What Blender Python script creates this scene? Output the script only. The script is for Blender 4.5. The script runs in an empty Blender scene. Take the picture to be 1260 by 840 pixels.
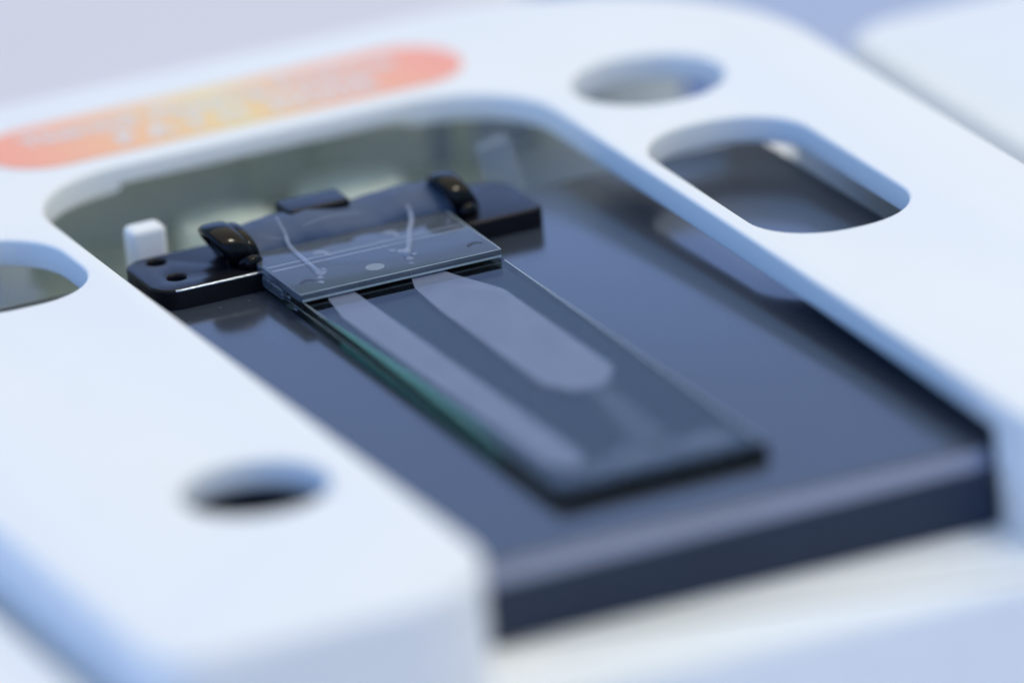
import bpy, bmesh, math, random
from mathutils import Vector, Matrix
from mathutils.geometry import tessellate_polygon

random.seed(7)
S = 0.001                     # everything below is written in millimetres
scn = bpy.context.scene
col = scn.collection
PI = math.pi

# ------------------------------------------------------------------ camera
cam_d = bpy.data.cameras.new('camera')
cam = bpy.data.objects.new('camera', cam_d)
col.objects.link(cam)
RIGHT = (0.91095496, -0.4042586, -0.08207337)
UP = (0.21204376, 0.28823974, 0.93378547)
FWD = (0.353834, 0.86803965, -0.34829393)
LOC = (-407.8571505, -990.67991112, 418.4305677)
m = Matrix(((RIGHT[0], UP[0], -FWD[0], LOC[0] * S),
            (RIGHT[1], UP[1], -FWD[1], LOC[1] * S),
            (RIGHT[2], UP[2], -FWD[2], LOC[2] * S),
            (0, 0, 0, 1)))
cam.matrix_world = m
cam_d.sensor_width = 36
cam_d.sensor_fit = 'HORIZONTAL'
cam_d.lens = 12800 / 1260 * 36
cam_d.clip_start = 0.05
cam_d.clip_end = 30
cam_d.dof.use_dof = True
cam_d.dof.focus_distance = 1.2185
cam_d.dof.aperture_fstop = 6.6
cam_d.dof.aperture_blades = 0
scn.camera = cam

# ------------------------------------------------------------------ light
w = bpy.data.worlds.new('World')
scn.world = w
w.use_nodes = True
bg = w.node_tree.nodes['Background']
bg.inputs['Color'].default_value = (0.275, 0.455, 0.62, 1)
bg.inputs['Strength'].default_value = 1.0

def area(name, loc, target, size, power, color, size_y=None):
    l = bpy.data.lights.new(name, 'AREA')
    l.shape = 'RECTANGLE'
    l.size = size
    l.size_y = size_y or size
    l.energy = power
    l.color = color
    o = bpy.data.objects.new(name, l)
    col.objects.link(o)
    o.location = loc
    d = Vector(target) - Vector(loc)
    o.rotation_euler = d.to_track_quat('-Z', 'Y').to_euler()
    return o

area('ceiling_panel', (0.7, 0.2, 2.0), (0, 0.05, 0), 3.2, 34, (1.0, 0.73, 0.33))
area('window_left', (-1.6, 0.3, 0.55), (0, 0.05, 0), 1.6, 7.5, (0.0, 0.22, 1.0), 0.8)
area('back_softbox', (0.95, 2.3, 1.0), (0, 0.05, 0), 3.0, 12.0, (0.25, 0.35, 1.0), 1.4)  # unseen softbox added behind to brighten reflections in the dark plate
area('front_fill', (-0.6, -1.9, 1.2), (0, 0.05, 0), 1.8, 6.0, (0.05, 0.15, 1.0), 1.2)  # unseen fill added in front to lighten the shelf
area('bench_lamp', (0.38, -0.30, 1.05), (0, 0.09, 0), 0.12, 2.8, (1.0, 0.92, 0.76))

scn.view_settings.view_transform = 'Standard'
scn.view_settings.look = 'None'
scn.view_settings.exposure = 0
scn.view_settings.gamma = 1
scn.view_settings.use_curve_mapping = False
scn.render.engine = 'CYCLES'
scn.cycles.max_bounces = 10
scn.cycles.transparent_max_bounces = 16

# ------------------------------------------------------------------ materials
def new_mat(name):
    mt = bpy.data.materials.new(name)
    mt.use_nodes = True
    return mt, mt.node_tree, mt.node_tree.nodes['Principled BSDF']

def plastic(name, colr, rough=0.5, spec=0.5, sss=0.0, bump=0.02, scale=2500, var=0.03, coat=0.0, metal=0.0):
    mt, nt, b = new_mat(name)
    tc = nt.nodes.new('ShaderNodeTexCoord')
    n = nt.nodes.new('ShaderNodeTexNoise')
    n.inputs['Scale'].default_value = scale
    n.inputs['Detail'].default_value = 3
    nt.links.new(tc.outputs['Object'], n.inputs['Vector'])
    bp = nt.nodes.new('ShaderNodeBump')
    bp.inputs['Strength'].default_value = bump
    bp.inputs['Distance'].default_value = 0.0002
    nt.links.new(n.outputs['Fac'], bp.inputs['Height'])
    nt.links.new(bp.outputs['Normal'], b.inputs['Normal'])
    n2 = nt.nodes.new('ShaderNodeTexNoise')
    n2.inputs['Scale'].default_value = scale * 0.04
    n2.inputs['Detail'].default_value = 5
    nt.links.new(tc.outputs['Object'], n2.inputs['Vector'])
    r = nt.nodes.new('ShaderNodeValToRGB')
    r.color_ramp.elements[0].position = 0.3
    r.color_ramp.elements[1].position = 0.7
    r.color_ramp.elements[0].color = tuple(c * (1 - var) for c in colr) + (1,)
    r.color_ramp.elements[1].color = tuple(min(1, c * (1 + var)) for c in colr) + (1,)
    nt.links.new(n2.outputs['Fac'], r.inputs['Fac'])
    nt.links.new(r.outputs['Color'], b.inputs['Base Color'])
    b.inputs['Roughness'].default_value = rough
    b.inputs['Specular IOR Level'].default_value = spec
    b.inputs['Coat Weight'].default_value = coat
    b.inputs['Metallic'].default_value = metal
    if sss:
        b.inputs['Subsurface Weight'].default_value = sss
        b.inputs['Subsurface Radius'].default_value = (0.7, 0.9, 1.3)
        b.inputs['Subsurface Scale'].default_value = 0.0015
    return mt

M_WHITE = plastic('white_plastic', (0.87, 0.875, 0.89), rough=0.55, spec=0.35, bump=0.03, var=0.008)
M_SHELF = plastic('lightened_shelf_plastic', (0.90, 0.93, 0.97), rough=0.5, spec=0.35, var=0.01)  # frame's white plastic, lightened and blued to make up for weak light
M_DECK = plastic('deck_plastic', (0.84, 0.86, 0.90), rough=0.6, spec=0.3, var=0.01)
M_DESK = plastic('desk_laminate', (0.74, 0.70, 0.74), rough=0.6, spec=0.3, var=0.02, scale=300)
M_BLUE = plastic('shade_blue_plastic', (0.42, 0.48, 0.66), rough=0.6, spec=0.3, var=0.02)  # white surface behind, its blue shade put into the colour
M_TRAY = plastic('grey_green_tray', (0.88, 0.89, 0.70), rough=0.42, spec=0.5, var=0.06, scale=900)
M_WALL = plastic('grey_back_wall', (0.92, 0.90, 0.76), rough=0.35, spec=0.5, var=0.12, scale=500)
M_CAST_OFFSET = plastic('blue_grey_cast_offset', (0.60, 0.66, 0.72), rough=0.5, var=0.05)
M_KNOB = plastic('pale_green_rubber', (0.78, 0.84, 0.74), rough=0.6, spec=0.4, var=0.03)
M_BLACK = plastic('gloss_black', (0.004, 0.004, 0.006), rough=0.12, spec=0.20, bump=0.05, var=0.1)
M_EDGE = plastic('painted_edge_highlight', (0.34, 0.38, 0.46), rough=0.25, spec=0.6, bump=0.2, var=0.3, metal=0.6)  # highlight on the bar's front bevel, put in as bright metal
M_SATIN = plastic('satin_black', (0.010, 0.010, 0.014), rough=0.24, spec=0.15, bump=0.05, var=0.1)
M_GLUE = plastic('dried_glue', (0.62, 0.65, 0.74), rough=0.25, spec=0.6, bump=0.6, scale=1500)
M_FILM = plastic('slate_film', (0.070, 0.100, 0.175), rough=0.62, spec=0.35, bump=0.03, scale=300, var=0.10)

# dark stage plate with dust and hairline marks
def slab_material():
    mt, nt, b = new_mat('dark_stage_plate')
    tc = nt.nodes.new('ShaderNodeTexCoord')
    v = nt.nodes.new('ShaderNodeTexVoronoi')
    v.feature = 'F1'
    v.inputs['Scale'].default_value = 620
    nt.links.new(tc.outputs['Object'], v.inputs['Vector'])
    mr = nt.nodes.new('ShaderNodeMapRange')
    mr.inputs['From Min'].default_value = 0.03
    mr.inputs['From Max'].default_value = 0.075
    mr.inputs['To Min'].default_value = 1
    mr.inputs['To Max'].default_value = 0
    nt.links.new(v.outputs['Distance'], mr.inputs['Value'])
    wn = nt.nodes.new('ShaderNodeTexNoise')
    wn.inputs['Scale'].default_value = 60
    wn.inputs['Detail'].default_value = 6
    nt.links.new(tc.outputs['Object'], wn.inputs['Vector'])
    gate = nt.nodes.new('ShaderNodeMapRange')
    gate.inputs['From Min'].default_value = 0.42
    gate.inputs['From Max'].default_value = 0.68
    nt.links.new(wn.outputs['Fac'], gate.inputs['Value'])
    mu = nt.nodes.new('ShaderNodeMath')
    mu.operation = 'MULTIPLY'
    nt.links.new(mr.outputs['Result'], mu.inputs[0])
    nt.links.new(gate.outputs['Result'], mu.inputs[1])
    mx = nt.nodes.new('ShaderNodeMix')
    mx.data_type = 'RGBA'
    mx.inputs['A'].default_value = (0.042, 0.051, 0.072, 1)
    mx.inputs['B'].default_value = (0.34, 0.37, 0.44, 1)
    nt.links.new(mu.outputs[0], mx.inputs['Factor'])
    nt.links.new(mx.outputs['Result'], b.inputs['Base Color'])
    rr = nt.nodes.new('ShaderNodeMapRange')
    rr.inputs['To Min'].default_value = 0.09
    rr.inputs['To Max'].default_value = 0.20
    nt.links.new(wn.outputs['Fac'], rr.inputs['Value'])
    nt.links.new(rr.outputs['Result'], b.inputs['Roughness'])
    b.inputs['Specular IOR Level'].default_value = 0.62
    return mt
M_SLAB = slab_material()
M_FACE = plastic('dark_plate_side', (0.014, 0.026, 0.055), rough=0.35, spec=0.35, var=0.08)
M_LIP = plastic('painted_lip_highlight', (0.17, 0.21, 0.34), rough=0.4, spec=0.5, var=0.05)  # highlight band of the lip, put into a lighter base colour

def glass(name, colr, rough=0.0, ior=1.5, trans=1.0):
    mt, nt, b = new_mat(name)
    b.inputs['Base Color'].default_value = colr + (1,)
    b.inputs['Transmission Weight'].default_value = trans
    b.inputs['Roughness'].default_value = rough
    b.inputs['IOR'].default_value = ior
    return mt
M_GLASS = glass('clear_glass', (0.36, 0.38, 0.30), 0.02, 1.22)
M_COVER = glass('cover_acrylic', (0.32, 0.38, 0.48), 0.08, 1.38, .8)


def frosted(name, colr, alpha, rough=0.45, scale=500):
    mt, nt, b = new_mat(name)
    tc = nt.nodes.new('ShaderNodeTexCoord')
    n = nt.nodes.new('ShaderNodeTexNoise')
    n.inputs['Scale'].default_value = scale
    n.inputs['Detail'].default_value = 6
    nt.links.new(tc.outputs['Object'], n.inputs['Vector'])
    mr = nt.nodes.new('ShaderNodeMapRange')
    mr.inputs['From Min'].default_value = 0.3
    mr.inputs['From Max'].default_value = 0.7
    mr.inputs['To Min'].default_value = alpha * 0.88
    mr.inputs['To Max'].default_value = alpha * 1.12
    nt.links.new(n.outputs['Fac'], mr.inputs['Value'])
    nt.links.new(mr.outputs['Result'], b.inputs['Alpha'])
    b.inputs['Base Color'].default_value = colr + (1,)
    b.inputs['Roughness'].default_value = rough
    return mt
M_FROST = frosted('frosted_channel', (0.55, 0.64, 0.92), 0.17, scale=260)
M_FAINT = frosted('faint_film', (0.50, 0.60, 0.85), 0.045, scale=260)
M_GREEN = frosted('painted_green_glint', (0.10, 0.46, 0.34), 0.27, rough=0.3)
M_RIM = frosted('ground_rim_glint', (0.62, 0.72, 0.78), 0.5, rough=0.3, scale=3000)
M_SPOT = frosted('pale_spot', (0.50, 0.58, 0.66), 0.26)
M_INK_SHADE = frosted('ink_and_gap_shade', (0.02, 0.02, 0.03), 0.9)  # ink of the hole arcs, also the painted shade of the gap
M_HAZY = frosted('hazy_plastic', (0.72, 0.78, 0.90), 0.13, rough=0.5)
M_WIRE = frosted('clear_tube', (0.66, 0.72, 0.9), 0.2, rough=0.2)

# printed label: coral at both ends, yellow in the middle (flat print)
def label_material():
    mt, nt, b = new_mat('label_print')
    tc = nt.nodes.new('ShaderNodeTexCoord')
    sx = nt.nodes.new('ShaderNodeSeparateXYZ')
    nt.links.new(tc.outputs['Object'], sx.inputs[0])
    mr = nt.nodes.new('ShaderNodeMapRange')
    mr.inputs['From Min'].default_value = -31.2 * S
    mr.inputs['From Max'].default_value = 31.3 * S
    nt.links.new(sx.outputs['X'], mr.inputs['Value'])
    r = nt.nodes.new('ShaderNodeValToRGB')
    e = r.color_ramp.elements
    e[0].position = 0.05; e[0].color = (1.0, 0.41, 0.28, 1)
    e[1].position = 0.97; e[1].color = (1.0, 0.39, 0.29, 1)
    for p, c in ((0.28, (0.97, 0.54, 0.30, 1)), (0.5, (0.93, 0.70, 0.32, 1)), (0.68, (0.97, 0.52, 0.31, 1))):
        n = e.new(p); n.color = c
    nt.links.new(mr.outputs['Result'], r.inputs['Fac'])
    nt.links.new(r.outputs['Color'], b.inputs['Base Color'])
    b.inputs['Roughness'].default_value = 0.55
    return mt
M_LABEL = label_material()
M_LETTER = plastic('white_lettering', (0.80, 0.81, 0.84), rough=0.5, var=0.01)

# ------------------------------------------------------------------ helpers
def link(name, me, mat=None, parent=None, smooth=False):
    o = bpy.data.objects.new(name, me)
    col.objects.link(o)
    if mat:
        me.materials.append(mat)
    if parent:
        o.parent = parent
    if smooth:
        for p in me.polygons:
            p.use_smooth = True
    return o

def tag(o, label=None, cat=None, group=None, kind=None):
    if label: o['label'] = label
    if cat: o['category'] = cat
    if group: o['group'] = group
    if kind: o['kind'] = kind
    return o

def empty(name, loc=(0, 0, 0)):
    o = bpy.data.objects.new(name, None)
    o.empty_display_size = 0.005
    o.location = [c * S for c in loc]
    col.objects.link(o)
    return o

def rrect(x0, y0, x1, y1, r, seg=10):
    """rounded rectangle outline, ccw; r = one radius or (bl, br, tr, tl)"""
    if not isinstance(r, (tuple, list)):
        r = (r,) * 4
    pts = []
    for (cx, cy, rad, a0) in ((x0 + r[0], y0 + r[0], r[0], PI), (x1 - r[1], y0 + r[1], r[1], 1.5 * PI),
                              (x1 - r[2], y1 - r[2], r[2], 0), (x0 + r[3], y1 - r[3], r[3], 0.5 * PI)):
        n = seg if rad > 0.01 else 0
        for i in range(n + 1):
            a = a0 + 0.5 * PI * i / max(n, 1)
            pts.append((cx + rad * math.cos(a), cy + rad * math.sin(a)))
    return pts

def circle(cx, cy, r, n=48):
    return [(cx + r * math.cos(2 * PI * i / n), cy + r * math.sin(2 * PI * i / n)) for i in range(n)]

def fillet(poly, radii, seg=8):
    """round the corners of a polygon"""
    out = []
    n = len(poly)
    for i, p in enumerate(poly):
        r = radii[i]
        if r <= 0:
            out.append(p)
            continue
        P = Vector(p); A = Vector(poly[i - 1]); B = Vector(poly[(i + 1) % n])
        u = (A - P).normalized(); v = (B - P).normalized()
        ang = u.angle(v)
        t = r / math.tan(ang / 2)
        c = P + (u + v).normalized() * (r / math.sin(ang / 2))
        a = P + u * t; b = P + v * t
        a0 = math.atan2(a.y - c.y, a.x - c.x); a1 = math.atan2(b.y - c.y, b.x - c.x)
        d = (a1 - a0 + PI) % (2 * PI) - PI
        for k in range(seg + 1):
            q = a0 + d * k / seg
            out.append((c.x + r * math.cos(q), c.y + r * math.sin(q)))
    return out

def prism_mesh(name, loops, z0, z1, top=0.0, bot=0.0, seg=4, org=(0, 0, 0)):
    """extrude an outline (first loop) with holes (other loops); rounds top / bottom rims"""
    bm = bmesh.new()
    flat = []
    for lp in loops:
        flat.append([Vector((x - org[0], y - org[1], 0)) for x, y in lp])
    tris = tessellate_polygon(flat)
    allp = [p for lp in flat for p in lp]
    vt = [bm.verts.new((p.x, p.y, z1 - org[2])) for p in allp]
    vb = [bm.verts.new((p.x, p.y, z0 - org[2])) for p in allp]
    tf = []; bf = []
    for a, b, c in tris:
        n = (allp[b] - allp[a]).cross(allp[c] - allp[a]).z
        if abs(n) < 1e-9:
            continue
        if n < 0:
            b, c = c, b
        tf.append(bm.faces.new((vt[a], vt[b], vt[c])))
        bf.append(bm.faces.new((vb[c], vb[b], vb[a])))
    i0 = 0
    te = []; be = []
    for lp in flat:
        n = len(lp)
        for k in range(n):
            i = i0 + k; j = i0 + (k + 1) % n
            bm.faces.new((vt[i], vb[i], vb[j], vt[j]))
        i0 += n
    bmesh.ops.recalc_face_normals(bm, faces=bm.faces)
    bm.edges.ensure_lookup_table()
    bmesh.ops.dissolve_limit(bm, angle_limit=0.001, verts=[], edges=[e for e in bm.edges if len(e.link_faces) == 2 and abs(e.link_faces[0].normal.z) > 0.9 and abs(e.link_faces[1].normal.z) > 0.9])
    for lim, zz in ((top, z1 - org[2]), (bot, z0 - org[2])):
        if lim > 0:
            es = [e for e in bm.edges if all(abs(v.co.z - zz) < 1e-6 for v in e.verts) and
                  len(e.link_faces) == 2 and any(abs(f.normal.z) < 0.5 for f in e.link_faces)]
            bmesh.ops.bevel(bm, geom=es, offset=lim, segments=seg, profile=0.5, affect='EDGES', clamp_overlap=False)
    for v in bm.verts:
        v.co *= S
    me = bpy.data.meshes.new(name)
    bm.to_mesh(me)
    bm.free()
    for p in me.polygons:
        p.use_smooth = abs(p.normal.z) < 0.995
    me.set_sharp_from_angle(angle=math.radians(35))
    return me

def prism(name, loops, z0, z1, mat, parent=None, top=0.0, bot=0.0, seg=4):
    """the part's origin sits at its parent's base"""
    org = tuple(c / S for c in parent.location) if parent and parent.parent is None else (0, 0, 0)
    return link(name, prism_mesh(name, loops, z0, z1, top, bot, seg, org), mat, parent)

def solo(name, loops, z0, z1, mat, top=0.0, bot=0.0, seg=4, org=(0, 0, 0)):
    o = link(name, prism_mesh(name, loops, z0, z1, top, bot, seg, org), mat)
    o.location = [c * S for c in org]
    return o

def sweep(name, pts, radius, mat, parent, n=12, org=(0, 0, 0), squash=1.0):
    """tube along a smoothed polyline (Catmull-Rom)"""
    P = [Vector(p) - Vector(org) for p in pts]
    path = []; rad = []
    R = radius if isinstance(radius, (list, tuple)) else [radius] * len(P)
    for i in range(len(P) - 1):
        p0 = P[max(i - 1, 0)]; p1 = P[i]; p2 = P[i + 1]; p3 = P[min(i + 2, len(P) - 1)]
        for k in range(6):
            t = k / 6
            path.append(0.5 * ((2 * p1) + (p2 - p0) * t + (2 * p0 - 5 * p1 + 4 * p2 - p3) * t * t + (3 * p1 - p0 - 3 * p2 + p3) * t ** 3))
            rad.append(R[i] * (1 - t) + R[i + 1] * t)
    path.append(P[-1]); rad.append(R[-1])
    bm = bmesh.new()
    rings = []
    up = Vector((0, 0, 1))
    for i, c in enumerate(path):
        d = (path[min(i + 1, len(path) - 1)] - path[max(i - 1, 0)]).normalized()
        if abs(d.z) > 0.95:
            up = Vector((0, 1, 0)) if up.z > .5 else up
        s = d.cross(up).normalized(); u = s.cross(d)
        rings.append([bm.verts.new((c + (s * math.cos(2 * PI * k / n) + u * math.sin(2 * PI * k / n) * squash) * rad[i]) * S) for k in range(n)])
    for a, b in zip(rings, rings[1:]):
        for k in range(n):
            bm.faces.new((a[k], a[(k + 1) % n], b[(k + 1) % n], b[k]))
    bm.faces.new(rings[0][::-1]); bm.faces.new(rings[-1])
    bmesh.ops.recalc_face_normals(bm, faces=bm.faces)
    me = bpy.data.meshes.new(name)
    bm.to_mesh(me); bm.free()
    return link(name, me, mat, parent, smooth=True)

def blob(name, c, r, mat, parent, org=(0, 0, 0), seed=1, amp=0.35, flat=0.5):
    rnd = random.Random(seed)
    bm = bmesh.new()
    bmesh.ops.create_icosphere(bm, subdivisions=3, radius=1)
    ph = [rnd.uniform(0, 6) for _ in range(6)]
    for v in bm.verts:
        q = v.co
        k = 1 + amp * (math.sin(3 * q.x + ph[0]) * math.sin(4 * q.y + ph[1]) + 0.5 * math.sin(7 * q.y + ph[2] + 3 * q.x))
        v.co = Vector((q.x * k * r[0], q.y * k * r[1], q.z * r[2]))
        v.co = (v.co + Vector(c) - Vector(org)) * S
    me = bpy.data.meshes.new(name)
    bm.to_mesh(me); bm.free()
    return link(name, me, mat, parent, smooth=True)

# ------------------------------------------------------------------ setting
def sheet(name, x0, y0, x1, y1, z, mat, kind='structure'):
    me = bpy.data.meshes.new(name)
    me.from_pydata([(x0 * S, y0 * S, z * S), (x1 * S, y0 * S, z * S), (x1 * S, y1 * S, z * S), (x0 * S, y1 * S, z * S)], [], [(0, 1, 2, 3)])
    return tag(link(name, me, mat), kind=kind)

sheet('desk', -2500, -2500, 3000, 5000, -45, M_DESK)

# instrument deck left of, right of and behind the frame
solo('deck', [rrect(-400, -400, -62.5, 110, 6)], -44.9, -1.0, M_DECK, top=1.5)
bpy.data.objects['deck']['kind'] = 'structure'
d = solo('side_deck', [rrect(96, -400, 420, 133, (6, 6, 6, 9))], -44.9, -1.0, M_DECK, top=2.0)
d['kind'] = 'structure'
d = solo('base_block', [rrect(-62.3, -30, 95.8, 152, 4)], -44.9, -14.0, M_DECK, top=1)
d['kind'] = 'structure'
d = solo('rear_block', [rrect(88, 176.3, 150, 212, 3)], -44.9, -10.0, M_BLUE, top=1)
d['kind'] = 'structure'
d = solo('rear_ledge', [rrect(96.1, 133.3, 150, 176, 2)], -44.9, -10.0, M_BLUE, top=1)
d['kind'] = 'structure'

# grey-green tray under the window
tray = tag(empty('tray', (15, 120, -14)), 'grey green metal tray in the shade below the frame window', 'tray')
prism('tray_floor', [rrect(-55, 80, 82, 146, 4)], -13.9, -12.6, M_TRAY, tray, top=.3)
prism('added_side_panel', [rrect(52, 60, 81, 145.5, 3)], -12.55, -11.9, M_CAST_OFFSET, tray, top=.3)  # added panel, blue-grey to offset the yellow light from above
prism('back_wall', [rrect(47.5, 146.2, 82, 149, .6)], -13.9, 1.6, M_CAST_OFFSET, tray, top=.4)  # right part of the wall, coloured to offset the yellow light
prism('back_wall', [rrect(-55, 146.2, 47.3, 149, .6)], -13.9, 1.6, M_WALL, tray, top=.4)
for k, (x, wd) in enumerate(((22, 2.2), (31, 1.3), (49.5, 3.0), (-8, 2), (61, 2.4))):
    prism('rib', [rrect(x, 144.9, x + wd, 146.1, .5, 3)], -12.5, 1.4, M_TRAY, tray)
for (x, y, r, lab) in ((11.0, 125.5, 5.8, 'pale green round knob on the tray, the one nearer the white upright peg'),
                       (28.6, 128.5, 6.8, 'pale green round knob on the tray, the larger one behind the black cap')):
    k = tag(empty('knob', (x, y, -12.6)), lab, 'knob', 'pale green knobs on the tray')
    prism('knob_body', [circle(x, y, r, 40)], -12.5, -5.0, M_KNOB, k, top=.9)
    prism('knob_rim', [circle(x, y, r + 1.1, 40), circle(x, y, r + .15, 40)], -12.5, -11.8, M_KNOB, k, top=.2)
    prism('knob_cap', [circle(x, y, r * .45, 32)], -4.98, -4.6, M_KNOB, k, top=.2)

# ------------------------------------------------------------------ dark stage plate
slab = tag(empty('stage_plate', (14, 45, -9)), 'dark glossy stage plate lying in the white frame beneath the glass slide', 'stage plate')
prism('plate_body', [fillet([(-42, -10), (70.7, -10), (70.7, 99.2), (-42, 99.2)], [.8, .8, 2.5, 2.5], 5)], -2.2, 0, M_SLAB, slab, top=.35)
# sloping front lip and lower front
def lip():
    y = [(-10.0, -0.32), (-10.25, -0.42), (-11.6, -1.9), (-11.9, -2.3), (-11.9, -8.6), (-11.7, -8.9), (-10.4, -8.9), (-9.9, -0.5)]
    bm = bmesh.new()
    rings = []
    for x in (-17.3, 47.3):
        rings.append([bm.verts.new((((x - 14) * S), (yy - 45) * S, (zz + 9) * S)) for yy, zz in y])
    n = len(y)
    for k in range(n):
        bm.faces.new((rings[0][k], rings[1][k], rings[1][(k + 1) % n], rings[0][(k + 1) % n]))
    bm.faces.new(rings[0]); bm.faces.new(rings[1][::-1])
    bmesh.ops.recalc_face_normals(bm, faces=bm.faces)
    me = bpy.data.meshes.new('front_lip'); bm.to_mesh(me); bm.free()
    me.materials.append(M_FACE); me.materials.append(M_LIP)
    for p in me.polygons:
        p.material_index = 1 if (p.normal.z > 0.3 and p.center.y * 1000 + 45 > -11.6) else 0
    return link('front_lip', me, None, slab)
lip()
prism('lower_body', [rrect(-17, -9.6, 47, 78, .5)], -8.6, -2.3, M_SLAB, slab)

# ------------------------------------------------------------------ white frame
frame = tag(empty('stage_insert', (15, 60, -9)), 'white rounded plastic stage insert with cut-out holes and a coral and yellow label', 'stage insert')
XL, XR, YB, YF = -59.5, 85.6, 151.0, -30.5
outline = fillet([(XL, YF), (-17.6, YF), (-17.6, 121.5), (48.0, 121.5), (48.0, YF), (XR, YF), (XR, YB), (XL, YB)],
                 [6, 14, 14, 14, 14, 6, 37, 37], 14)
slotR = rrect(50.4, 48, 70.3, 92.6, (9, 9.5, 9.5, 9), 12)
holeR = circle(61.9, 110.8, 9.3)
holeL = circle(-31.0, 12.6, 8.4)
slotL = rrect(-42, 82.3, -20.3, 107.5, (10, 9, 10.5, 10), 12)
prism('frame_body', [outline, slotR, holeR, holeL, slotL], 3.7, 6.0, M_WHITE, frame, top=.55, seg=4)
# lower layer, recessed under the back bar
lower = fillet([(XL, YF), (-17.6, YF), (-17.6, 121.5), (-4.5, 121.5), (-2.5, 124.5), (33, 124.5), (35, 121.5), (48.0, 121.5), (48.0, YF), (XR, YF), (XR, YB), (XL, YB)],
               [6, 14, 14, 1.5, 1.5, 1.5, 1.5, 12.9, 14, 6, 37, 37], 14)
prism('underside', [lower, slotR, holeR, holeL, slotL], 2.5, 3.7, M_WHITE, frame, bot=.3)
# front legs
for (a, b, ra, rb) in ((XL, -17.6, 6, 14), (48.0, XR, 14, 6)):
    prism('leg', [rrect(a, YF, b, -11.0, (ra, rb, 1, 1))], -44.8, 2.5, M_WHITE, frame)
# side skirts and the low shelf between the legs
prism('side_skirt', [rrect(XL, -10.9, XL + 4, 112, .5)], -13.9, 2.5, M_WHITE, frame)
prism('side_skirt', [rrect(XR - 4, -10.9, XR, 114, .5)], -13.9, 2.5, M_WHITE, frame)
prism('shelf', [rrect(-22, -30.3, 52, -9.0, .3)], -44.7, -9.0, M_SHELF, frame, top=.8)

# label
lab = prism('label', [rrect(-16.2, 125.4, 46.3, 141.0, 7.75, 14)], 6.03, 6.12, M_LABEL, frame)
def text(body, x, y, size, z, mat, parent, sx=1.0):
    cu = bpy.data.curves.new('lettering', 'FONT')
    cu.body = body
    cu.size = size * S
    cu.space_character = 1.12
    t = bpy.data.objects.new('lettering_source', cu)
    col.objects.link(t)
    dg = bpy.context.evaluated_depsgraph_get()
    me = bpy.data.meshes.new_from_object(t.evaluated_get(dg))
    bm = bmesh.new()
    for i, (dx, dy) in enumerate(((0, 0), (.45, 0), (0, .4), (.45, .4), (.22, .2))):
        n0 = len(bm.verts)
        bm.from_mesh(me)
        bm.verts.ensure_lookup_table()
        bmesh.ops.translate(bm, verts=bm.verts[n0:], vec=(dx * S, dy * S, .012 * i * S))
    bm.to_mesh(me); bm.free()
    bpy.data.objects.remove(t)
    me.name = 'lettering'
    me.transform(Matrix.Scale(sx, 4, (1, 0, 0)))
    me.transform(Matrix.Translation(((x - 15) * S, (y - 60) * S, (z + 9) * S)))
    o = link('lettering', me, mat, parent)
    return o
text('Thermal Mapping Platform', -10.6, 134.3, 4.7, 6.15, M_LETTER, lab, .86)
text('P A T H  MODE', -0.5, 128.0, 5.2, 6.15, M_LETTER, lab, 0.88)

# ------------------------------------------------------------------ black holder bar
bar = tag(empty('holder_bar', (12, 92, 0)), 'glossy black bar bracket with two screw holes lying across the dark plate behind the slide', 'bracket')
prism('bar_end', [rrect(-13.2, 85.4, 1.2, 98.3, (3.2, .6, .6, 3.2)), circle(-9.25, 96.0, 1.12, 24), circle(-9.2, 89.7, 1.12, 24)], 0.02, 2.5, M_SATIN, bar, top=.38, seg=4)
prism('bar_end', [rrect(26.3, 85.4, 36.6, 98.4, (.6, 1.6, 4.0, .6))], 0.02, 2.5, M_SATIN, bar, top=.38, seg=4)
prism('bar_middle', [rrect(1.3, 90.4, 26.2, 98.3, .3)], 0.02, 2.0, M_SATIN, bar, top=.2)

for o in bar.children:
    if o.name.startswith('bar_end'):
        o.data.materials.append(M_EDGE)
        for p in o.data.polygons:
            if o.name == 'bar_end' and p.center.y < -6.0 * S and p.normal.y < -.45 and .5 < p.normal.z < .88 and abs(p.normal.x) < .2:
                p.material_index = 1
# curled black straps at both ends of the wrap
def band(x, wd, cy, cz, ry, rz, a0, a1, lean, th=.75):
    """a broad strip of black rubber curled round an axis along x"""
    bm = bmesh.new()
    n = 40
    rows = []
    for i in range(n + 1):
        t = i / n
        a = math.radians(a0 + (a1 - a0) * t)
        k = 1 - .22 * t
        row = []
        for (du, dr) in [(.5 * math.copysign(abs(math.cos(q)) ** .7, math.cos(q)), .6 * math.copysign(abs(math.sin(q)) ** .8, math.sin(q))) for q in [2 * PI * j / 16 for j in range(16)]]:
            rr = dr * th
            row.append(bm.verts.new(((x + du * wd + lean * math.sin(a) - 12) * S, (cy + (ry * k + rr) * math.cos(a) - 92) * S, (cz + (rz * k + rr) * math.sin(a)) * S)))
        rows.append(row)
    for p, q in zip(rows, rows[1:]):
        for j in range(16):
            bm.faces.new((p[j], p[(j + 1) % 16], q[(j + 1) % 16], q[j]))
    bm.faces.new(rows[0]); bm.faces.new(rows[-1][::-1])
    bmesh.ops.recalc_face_normals(bm, faces=bm.faces)
    me = bpy.data.meshes.new('strap'); bm.to_mesh(me); bm.free()
    return link('strap', me, M_BLACK, bar, smooth=True)
band(-1.8, 3.6, 91.6, 4.5, 3.6, 2.3, 262, -80, -1.2, 1.1)
band(.1, 1.5, 92.2, 4.2, 3.9, 1.9, 200, -80, -.5, .8)
band(27.4, 3.2, 91.8, 4.5, 3.4, 2.2, 255, -80, -1.0, 1.1)
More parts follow.
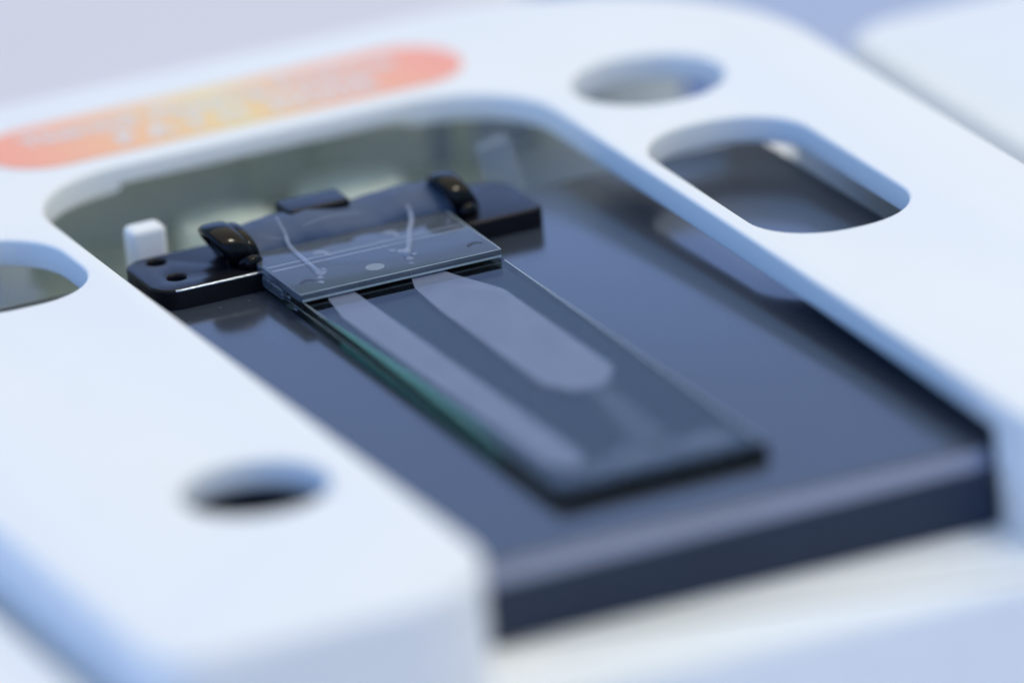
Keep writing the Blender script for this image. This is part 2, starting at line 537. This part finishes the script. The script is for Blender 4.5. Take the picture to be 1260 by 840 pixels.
blob('strap_end', (-.6, 87.0, 3.2), (1.3, .9, 1.0), M_BLACK, bar, org=(12, 92, 0), seed=3, amp=.25)
blob('strap_end', (27.6, 87.8, 3.3), (1.2, 1.0, 1.0), M_BLACK, bar, org=(12, 92, 0), seed=5, amp=.25)
prism('back_cap', [rrect(7.0, 93.2, 15.0, 98.0, .7)], 2.1, 6.0, M_SATIN, bar, top=.4)

# slate coloured film rolled over the bar
film = tag(empty('rolled_film', (13, 93, 2)), 'slate grey crinkled film rolled over the black bar behind the clear cover', 'film roll')
def film_mesh():
    bm = bmesh.new()
    NX, NA = 96, 28
    rnd = random.Random(4)
    ph = [rnd.uniform(0, 6) for _ in range(8)]
    rows = []
    for i in range(NX + 1):
        t = i / NX
        x = -1.0 + 28.4 * t
        h = 2.45 + 0.6 * math.exp(-((t - .36) / .14) ** 2) + .5 * math.exp(-((t - .80) / .13) ** 2) - .3 * math.exp(-((t - .58) / .09) ** 2) - .5 * math.exp(-((t - .06) / .07) ** 2)
        row = []
        for k in range(NA + 1):
            a = -.08 * PI + PI * 1.16 * k / NA          # 0 = front foot, PI = rear foot
            fold = .03 * math.sin(14 * t + 2.2 * a + ph[0]) + .018 * math.sin(31 * t - 3 * a + ph[1]) + .007 * math.sin(70 * t + 4 * a + ph[2])
            rip = 1 + fold
            row.append(bm.verts.new(((x - 13) * S, (93.9 - 4.3 * math.cos(a) * rip - 93) * S, (2.75 + h * math.sin(a) * rip - 2) * S)))
        rows.append(row)
    for a, b in zip(rows, rows[1:]):
        for k in range(NA):
            bm.faces.new((a[k], a[k + 1], b[k + 1], b[k]))
    bmesh.ops.recalc_face_normals(bm, faces=bm.faces)
    me = bpy.data.meshes.new('film_sheet'); bm.to_mesh(me); bm.free()
    o = link('film_sheet', me, M_FILM, film, smooth=True)
    md = o.modifiers.new('thickness', 'SOLIDIFY'); md.thickness = .25 * S
    return o
film_mesh()
for pts in (((7.5, 90.6, 4.9), (11, 90.4, 5.5), (15, 90.8, 4.9)), ((2.0, 91.5, 4.6), (4.0, 90.4, 4.2), (5.5, 90.0, 3.9))):
    sweep('crease', pts, .05, M_WIRE, film, n=6, org=(13, 93, 2))

# ------------------------------------------------------------------ glass chip
chip = tag(empty('glass_slide', (13, 40, 0)), 'stacked clear glass slides with two frosted channels lying on the dark plate', 'glass slide')
OC = (13, 40, 0)
prism('lower_slide', [rrect(0, 0, 25.7, 84.2, .25, 3)], .03, 1.0, M_GLASS, chip, top=.06, bot=.06, seg=1)
prism('upper_slide', [rrect(.1, .1, 25.6, 83.0, .25, 3)], 1.12, 2.1, M_GLASS, chip, top=.06, bot=.06, seg=1)
prism('cover_plate', [rrect(-.35, 73.0, 25.5, 89.6, .5, 4)], 2.35, 3.3, M_COVER, chip, top=.1, bot=.08, seg=2)
# ground edges, their bright lines put in as pale strips
prism('ground_edge_glint', [rrect(-.1, 72.93, 25.3, 72.99, .02, 1)], 2.38, 2.62, M_RIM, chip)
prism('ground_edge_glint', [rrect(-.3, 73.02, 25.45, 73.16, .05, 1)], 3.302, 3.312, M_RIM, chip)
prism('ground_edge_glint', [rrect(25.3, 73.3, 25.42, 89.0, .05, 1)], 3.302, 3.312, M_RIM, chip)
prism('ground_edge_glint', [rrect(25.40, 1.0, 25.55, 72.5, .05, 1)], 2.104, 2.112, M_RIM, chip)
prism('ground_edge_glint', [rrect(.14, 62.0, .26, 82.8, .05, 1)], 2.104, 2.112, M_RIM, chip)
prism('ground_edge_glint', [rrect(.05, 5.0, .15, 84.0, .04, 1)], 1.004, 1.012, M_RIM, chip)
# dark strip paints the gap shade under the cover; frosted one is a spacer
prism('gap_strip', [rrect(.4, 73.6, 25.0, 74.1, .1, 2)], 2.12, 2.33, M_INK_SHADE, chip)
prism('gap_strip', [rrect(.6, .6, 25.1, 1.6, .1, 2)], 1.01, 1.11, M_FROST, chip)

def patch(name, poly, radii, z, mat, th=.02):
    return prism(name, [fillet(poly, radii, 6)], z, z + th, mat, chip)
patch('frosted_channel', [(4.5, 78.5), (3.0, 72.5), (2.0, 66.0), (2.3, 9.0), (4.5, 5.0), (7.0, 8.8), (6.6, 67.0), (6.6, 73.5)], [.3, 2, 3, 3, 1.2, 3, 3, .6], 2.115, M_FROST)
patch('frosted_channel', [(15.6, 79.0), (12.9, 70.0), (12.4, 62.0), (12.2, 32.0), (14.6, 27.6), (18.4, 27.6), (21.4, 32.5), (21.4, 63.5), (18.6, 71.5), (16.8, 78.5)], [.3, 3, 3, 2.5, 2, 2, 2.5, 4, 3, .3], 2.115, M_FROST)
patch('faint_film', [(15.8, 27.2), (13.0, 8.0), (17.5, 8.0), (18.6, 26.8)], [.3, .8, .8, .3], 2.115, M_FAINT)
patch('faint_film', [(2.5, 4.8), (6, 2.5), (21, 2.4), (24, 5.0), (20, 7.5), (8.0, 7.0)], [.5, 1, 1, 1.5, 2, 1], 2.115, M_FAINT)
blob('glue_smear', (11.4, 6.5, 2.14), (1.9, 2.6, .05), M_FAINT, chip, org=OC, seed=8)
blob('glue_smear', (20.6, 5.0, 2.14), (3.3, 2.4, .05), M_FAINT, chip, org=OC, seed=9)

# marks on and under the cover plate
for (x, y) in ((2.2, 76.2), (23.5, 76.0)):
    n = 12
    outer = [(x + 1.1 * math.cos(a), y + 1.3 * math.sin(a)) for a in [math.radians(20 + 150 * k / n) for k in range(n + 1)]]
    inner = [(x + .72 * math.cos(a), y + .62 * math.sin(a)) for a in [math.radians(20 + 150 * k / n) for k in range(n + 1)]]
    prism('hole_rim', [outer + inner[::-1]], 3.31, 3.33, M_INK_SHADE, chip)
prism('pale_spot', [circle(10.7, 76.5, 1.15, 28)], 3.31, 3.325, M_SPOT, chip)
for y in (82.2, 83.7):
    prism('glue_line', [rrect(0, y, 25.1, y + .32, .1, 2)], 3.31, 3.325, M_WIRE, chip)
for i, (x, y) in enumerate(((7.2, 85.0), (16.6, 86.3))):
    blob('glue_drop', (x, y, 3.35), (.95, .7, .14), M_WIRE, chip, org=OC, seed=20 + i)
    blob('glue_drop', (x + .5, y - 1.2, 3.35), (.45, .7, .12), M_WIRE, chip, org=OC, seed=30 + i)
# thin clear feed tubes that end in glue above the channels
sweep('feed_tube', ((5.4, 93.4, 5.6), (5.2, 90.6, 4.6), (4.8, 88.0, 3.75), (4.5, 82.0, 3.55), (4.3, 78.6, 3.5)), [.22, .25, .25, .27, .35], M_WIRE, chip, org=OC)
sweep('feed_tube', ((20.6, 93.6, 5.6), (21.0, 90.6, 4.4), (20.4, 88.0, 3.8), (18.6, 84.5, 3.6), (16.8, 80.5, 3.55), (15.3, 77.6, 3.5)), [.25, .32, .36, .38, .4, .42], M_WIRE, chip, org=OC)
for i, (x, y, r) in enumerate(((4.6, 78.4, .8), (3.9, 77.0, .5), (3.4, 75.4, .42), (5.3, 79.2, .4), (15.6, 79.2, .9), (14.6, 80.2, .5), (15.2, 76.6, .5), (16.2, 77.6, .35), (14.7, 74.9, .36))):
    blob('glue_drop', (x, y, 3.36), (r * .8, r, .12), M_WIRE, chip, org=OC, seed=40 + i)
# lumps of adhesive in the side of the stack
for i in range(6):
    y = 84.0 - i * 1.5 - random.random()
    blob('glue_bead', (-.05, y, random.uniform(.7, 1.7)), (.16, random.uniform(.2, .5), random.uniform(.12, .3)), M_WIRE, chip, org=OC, seed=60 + i)
prism('glue_wedge', [rrect(-.5, 78.5, .6, 84.8, .4, 4)], .9, 2.3, M_COVER, chip, top=.3, bot=.2)
# green reflection along the glass edge, painted on as thin strips
prism('green_glint', [fillet([(.14, 14), (1.0, 26), (1.2, 44), (.7, 60), (.14, 68)], [0, 3, 4, 3, 0])], 2.112, 2.13, M_GREEN, chip)
prism('green_glint', [rrect(-.09, 16, -.02, 62, .02, 1)], .15, .95, M_GREEN, chip)

# ------------------------------------------------------------------ white pegs behind the bar
def peg(x, y, w_, d_, z1, label, lean=0, mat=M_WHITE):
    p = tag(empty('peg', (x, y, -12.5)), label, 'peg', 'white pegs behind the bar')
    prism('peg_post', [rrect(x - w_ / 2, y - d_ / 2, x + w_ / 2, y + d_ / 2, .9)], -12.5, z1, mat, p, top=.8)
    prism('peg_foot', [rrect(x - w_ / 2 - 1, y - d_ / 2 - 1, x + w_ / 2 + 1, y + d_ / 2 + 1, 1)], -12.55, -11.2, M_WHITE, p, top=.3)
    p.rotation_euler = (0, lean, 0)
peg(-7.4, 104.0, 4.6, 3.4, 4.4, 'white upright plastic peg behind the left end of the black bar')
peg(41.2, 103.0, 4.2, 3.0, 6.0, 'hazy translucent leaning peg behind the right end of the black bar', -.2, M_HAZY)
peg(-14.5, 134.0, 5.0, 4.0, -4.0, 'white low plastic peg seen through the rounded hole at the left edge')
